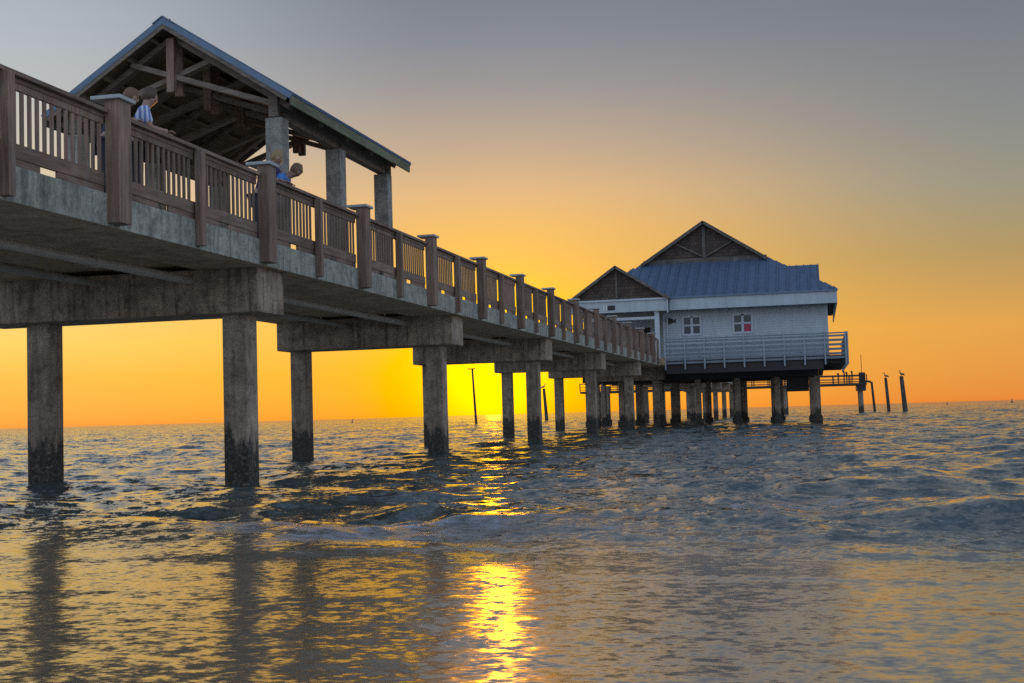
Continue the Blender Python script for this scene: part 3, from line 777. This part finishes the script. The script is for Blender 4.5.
def water_mat():
    m, nt, bs = mat('sea_water')
    L = nt.links.new
    at = N(nt, 'ShaderNodeAttribute'); at.attribute_name = 'foam'
    ac = N(nt, 'ShaderNodeAttribute'); ac.attribute_name = 'calm'
    geo = N(nt, 'ShaderNodeNewGeometry')
    calm = math_(nt, 'MULTIPLY_ADD', ac.outputs['Fac'], -.66, 1.0)
    fn = noise(nt, pos(nt, (1,2.2,1)), 3.2, 9, .80)
    fm = math_(nt, 'ADD', math_(nt, 'MULTIPLY', at.outputs['Fac'], 1.25), math_(nt, 'MULTIPLY_ADD', fn, 5.2, -3.15))
    fm = math_(nt, 'MULTIPLY', fm, math_(nt, 'GREATER_THAN', at.outputs['Fac'], .02))
    fm = math_(nt, 'MULTIPLY', fm, .95, clamp=True)
    # small pale flecks painted on the chop as silvery highlights
    fl = noise(nt, pos(nt, (1,2.2,1)), 15, 3, .7); fb = noise(nt, pos(nt, (1,1.5,1)), .9, 3, .6)
    fk = math_(nt, 'MULTIPLY', math_(nt, 'SUBTRACT', math_(nt, 'MULTIPLY_ADD', fb, .45, fl), .935), 9, clamp=True)
    fm = math_(nt, 'MAXIMUM', fm, math_(nt, 'MULTIPLY', fk, .75))
    # ripples too small for the mesh: the surface normal rocks by a fractal vector at three sizes
    tot = None; swash = math_(nt, 'MULTIPLY_ADD', ac.outputs['Fac'], -.80, 1.0)
    for scale, sc, k in ((.9,(1,1.3,1),.34),(3.0,(1,1.15,1),.62),(9,(1,1.2,1),.50),(26,(1,1.6,1),.32)):
        n = N(nt, 'ShaderNodeTexNoise'); n.inputs['Scale'].default_value = scale; n.inputs['Detail'].default_value = 2; n.inputs['Roughness'].default_value = .55
        L(pos(nt, sc), n.inputs['Vector'])
        sb = N(nt, 'ShaderNodeVectorMath'); sb.operation = 'SUBTRACT'; L(n.outputs['Color'], sb.inputs[0]); sb.inputs[1].default_value = (.5,.5,.5)
        ml = N(nt, 'ShaderNodeVectorMath'); ml.operation = 'MULTIPLY'; L(sb.outputs[0], ml.inputs[0]); ml.inputs[1].default_value = (k*1.35, k*1.7, 0)
        if scale < 5:
            m2 = N(nt, 'ShaderNodeVectorMath'); m2.operation = 'SCALE'; L(ml.outputs[0], m2.inputs[0]); L(swash, m2.inputs['Scale']); ml = m2
        if tot is None: tot = ml.outputs[0]
        else:
            ad_ = N(nt, 'ShaderNodeVectorMath'); ad_.operation = 'ADD'; L(tot, ad_.inputs[0]); L(ml.outputs[0], ad_.inputs[1]); tot = ad_.outputs[0]
    sepw = N(nt, 'ShaderNodeSeparateXYZ'); L(geo.outputs['Position'], sepw.inputs[0])
    windy = N(nt, 'ShaderNodeMapRange'); windy.inputs['From Min'].default_value = 25; windy.inputs['From Max'].default_value = 160; windy.inputs['To Min'].default_value = 1.0; windy.inputs['To Max'].default_value = 2.1; L(sepw.outputs['Y'], windy.inputs['Value'])   # choppier away from the shore
    calm = math_(nt, 'MULTIPLY', calm, windy.outputs[0])
    cs = N(nt, 'ShaderNodeVectorMath'); cs.operation = 'SCALE'; L(tot, cs.inputs[0]); L(calm, cs.inputs['Scale'])
    an = N(nt, 'ShaderNodeVectorMath'); an.operation = 'ADD'; L(geo.outputs['Normal'], an.inputs[0]); L(cs.outputs[0], an.inputs[1])
    nn = N(nt, 'ShaderNodeVectorMath'); nn.operation = 'NORMALIZE'; L(an.outputs[0], nn.inputs[0])
    b = N(nt, 'ShaderNodeBump'); b.inputs['Strength'].default_value = .8; b.inputs['Distance'].default_value = .04
    L(math_(nt, 'MULTIPLY', fm, noise(nt, pos(nt), 34, 5, .7)), b.inputs['Height']); L(nn.outputs[0], b.inputs['Normal'])
    L(b.outputs['Normal'], bs.inputs['Normal'])
    c = mix(nt, ac.outputs['Fac'], (.068,.098,.094), (.15,.125,.085))
    c = mix(nt, fm, c, (.74,.78,.86))
    L(c, bs.inputs['Base Color'])
    rg = math_(nt, 'MULTIPLY_ADD', ac.outputs['Fac'], .10, .065)
    L(math_(nt, 'MULTIPLY_ADD', fm, .6, rg), bs.inputs['Roughness'])
    bs.inputs['IOR'].default_value = 1.4
    gs = N(nt, 'ShaderNodeBsdfGlossy'); gs.inputs['Color'].default_value = (.92,.92,.9,1); L(rg, gs.inputs['Roughness']); L(b.outputs['Normal'], gs.inputs['Normal'])
    ms = N(nt, 'ShaderNodeMixShader'); L(math_(nt, 'MULTIPLY', math_(nt, 'SUBTRACT', 1.0, fm), math_(nt, 'MULTIPLY_ADD', ac.outputs['Fac'], .16, .22)), ms.inputs[0]); L(bs.outputs[0], ms.inputs[1]); L(gs.outputs[0], ms.inputs[2])
    L(ms.outputs[0], nt.nodes['Material Output'].inputs['Surface'])
    return m
wme = build_water(); wme.materials.append(water_mat())
tag(link('water', wme), 'rippled dark sea reflecting the orange sunset', None, None, 'structure')

# the sand the photographer stands on, behind the water's edge
m = MB(); ys = [2.2, 0, -3, -9, -25, -120]; zs = [-.16, .02, .14, .35, .8, 1.4]
for i in range(5): m.add([(-160,ys[i],zs[i]),(160,ys[i],zs[i]),(160,ys[i+1],zs[i+1]),(-160,ys[i+1],zs[i+1])], [(0,1,2,3)])
M['sand'] = plain('sand', (.50,.44,.36), .9)
tag(link('beach', m.mesh('beach', M['sand'], smooth=True)), 'pale sand beach at the water edge', None, None, 'structure')

# ------------------------------------------------------------------ sky
W = bpy.data.worlds.new('World'); SC.world = W; W.use_nodes = True
nt = W.node_tree; nt.nodes.clear()
out = N(nt, 'ShaderNodeOutputWorld')
def srgb(*c): return tuple((x/255/12.92 if x/255 < .04045 else ((x/255+.055)/1.055)**2.4) for x in c)
tc = N(nt, 'ShaderNodeTexCoord'); nz = N(nt, 'ShaderNodeVectorMath'); nz.operation = 'NORMALIZE'
nt.links.new(tc.outputs['Generated'], nz.inputs[0]); D = nz.outputs[0]
sx = N(nt, 'ShaderNodeSeparateXYZ'); nt.links.new(D, sx.inputs[0])
elev = math_(nt, 'POWER', math_(nt, 'MAXIMUM', sx.outputs['Z'], 0.0), .5)
def E(deg): return math.sqrt(max(0, math.sin(R(deg))))
def stops(L): return [(E(d), srgb(*c)) for d, c in L]
warm = ramp(nt, elev, stops([(0,(252,156,44)),(2,(253,180,46)),(5,(246,186,72)),(8,(236,184,104)),(9.6,(222,181,128)),(11.3,(194,169,141)),(14,(153,150,149)),(16.2,(130,136,146)),(19,(114,123,137)),(30,(108,117,131)),(50,(66,78,100)),(90,(120,134,158))]))
offr = ramp(nt, elev, stops([(0,(234,132,54)),(3.2,(224,162,78)),(6.2,(176,150,98)),(9,(150,148,130)),(12,(133,137,137)),(15.5,(119,125,133)),(19,(107,115,128)),(30,(104,113,126)),(50,(66,78,100)),(90,(120,134,158))]))
offl = ramp(nt, elev, stops([(0,(253,156,64)),(2,(254,194,80)),(3.5,(255,213,106)),(8,(238,206,150)),(11,(210,198,175)),(14,(186,190,190)),(17,(173,183,192)),(20,(156,168,184)),(30,(108,120,140)),(50,(72,84,106)),(90,(120,134,158))]))
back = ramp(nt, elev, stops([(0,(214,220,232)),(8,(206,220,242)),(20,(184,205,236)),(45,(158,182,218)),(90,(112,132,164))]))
hv = N(nt, 'ShaderNodeCombineXYZ'); nt.links.new(sx.outputs['X'], hv.inputs[0]); nt.links.new(sx.outputs['Y'], hv.inputs[1])
hn = N(nt, 'ShaderNodeVectorMath'); hn.operation = 'NORMALIZE'; nt.links.new(hv.outputs[0], hn.inputs[0])
dt = N(nt, 'ShaderNodeVectorMath'); dt.operation = 'DOT_PRODUCT'; nt.links.new(hn.outputs[0], dt.inputs[0]); dt.inputs[1].default_value = (-math.sin(SUN_AZ), math.cos(SUN_AZ), 0)
az = math_(nt, 'ARCCOSINE', math_(nt, 'MINIMUM', dt.outputs['Value'], .99999))          # radians from the sun's azimuth
def mr(v, a, b):
    n = N(nt, 'ShaderNodeMapRange'); n.interpolation_type = 'SMOOTHSTEP'; n.inputs['From Min'].default_value = a; n.inputs['From Max'].default_value = b
    nt.links.new(v, n.inputs['Value']); return n.outputs[0]
lf = N(nt, 'ShaderNodeVectorMath'); lf.operation = 'DOT_PRODUCT'; nt.links.new(hn.outputs[0], lf.inputs[0]); lf.inputs[1].default_value = (-math.cos(SUN_AZ), -math.sin(SUN_AZ), 0)
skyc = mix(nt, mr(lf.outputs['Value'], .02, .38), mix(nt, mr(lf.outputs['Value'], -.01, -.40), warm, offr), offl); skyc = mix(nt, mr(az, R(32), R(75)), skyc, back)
ds = N(nt, 'ShaderNodeVectorMath'); ds.operation = 'DOT_PRODUCT'; nt.links.new(D, ds.inputs[0])
SD = Vector((-math.sin(SUN_AZ)*math.cos(SUN_EL), math.cos(SUN_AZ)*math.cos(SUN_EL), math.sin(SUN_EL))); ds.inputs[1].default_value = SD
ang = math_(nt, 'ARCCOSINE', math_(nt, 'MINIMUM', ds.outputs['Value'], .999999))
def gl(sig, k, col):
    g = math_(nt, 'MULTIPLY', math_(nt, 'EXPONENT', math_(nt, 'MULTIPLY', math_(nt, 'POWER', math_(nt, 'DIVIDE', ang, R(sig)), 2), -1)), k)
    v = N(nt, 'ShaderNodeVectorMath'); v.operation = 'SCALE'; v.inputs[0].default_value = col; nt.links.new(g, v.inputs['Scale']); return v.outputs[0]
def vadd(a, b):
    v = N(nt, 'ShaderNodeVectorMath'); v.operation = 'ADD'; nt.links.new(a, v.inputs[0]); nt.links.new(b, v.inputs[1]); return v.outputs[0]
skyc = vadd(skyc, gl(4.2, .40, (1,.62,-.25))); skyc = vadd(skyc, gl(2.3, .8, (1,.66,-.12)))
mx = N(nt, 'ShaderNodeVectorMath'); mx.operation = 'MAXIMUM'; nt.links.new(skyc, mx.inputs[0]); mx.inputs[1].default_value = (0,0,0)
bg1 = N(nt, 'ShaderNodeBackground'); nt.links.new(mx.outputs[0], bg1.inputs['Color']); bg1.inputs['Strength'].default_value = 1.0
ns = N(nt, 'ShaderNodeTexSky'); ns.sky_type = 'NISHITA'; ns.sun_disc = False; ns.sun_elevation = SUN_EL; ns.sun_rotation = -SUN_AZ
ns.air_density = 1; ns.dust_density = 2
bg2 = N(nt, 'ShaderNodeBackground'); nt.links.new(ns.outputs[0], bg2.inputs['Color']); bg2.inputs['Strength'].default_value = .005
ad = N(nt, 'ShaderNodeAddShader'); nt.links.new(bg1.outputs[0], ad.inputs[0]); nt.links.new(bg2.outputs[0], ad.inputs[1]); nt.links.new(ad.outputs[0], out.inputs['Surface'])
W.cycles.sampling_method = 'MANUAL'; W.cycles.sample_map_resolution = 1024

sl_ = bpy.data.lights.new('sun', 'SUN'); sl_.energy = .5; sl_.angle = R(.6); sl_.color = (1.0,.34,.01)
so = link('sun', sl_); so.rotation_euler = (-SD).to_track_quat('-Z', 'Y').to_euler()

# ------------------------------------------------------------------ camera
cyw, syw = math.cos(YAW), math.sin(YAW)
fw = Vector((-syw*math.cos(PITCH), cyw*math.cos(PITCH), math.sin(PITCH))); r0 = Vector((cyw, syw, 0)); u0 = r0.cross(fw)
rv = r0*math.cos(ROLL) + u0*math.sin(ROLL); uv = -r0*math.sin(ROLL) + u0*math.cos(ROLL)
cd = bpy.data.cameras.new('camera'); cd.sensor_width = 36; cd.lens = FPX/1024*36; cd.clip_start = .05; cd.clip_end = 40000
co = link('camera', cd)
mw = Matrix.Identity(4)
for i in range(3): mw[i][0], mw[i][1], mw[i][2] = rv[i], uv[i], -fw[i]
mw[0][3], mw[1][3], mw[2][3] = 0, 0, EYE
co.matrix_world = mw
SC.camera = co
SC.view_settings.view_transform = 'Standard'; SC.view_settings.look = 'None'; SC.view_settings.exposure = 0; SC.view_settings.gamma = 1
SC.render.resolution_x, SC.render.resolution_y = 1024, 683
SC.render.engine = 'CYCLES'
SC.cycles.use_denoising = False; SC.cycles.use_adaptive_sampling = False; SC.cycles.max_bounces = 6; SC.cycles.sample_clamp_indirect = 4; SC.cycles.sample_clamp_direct = 7
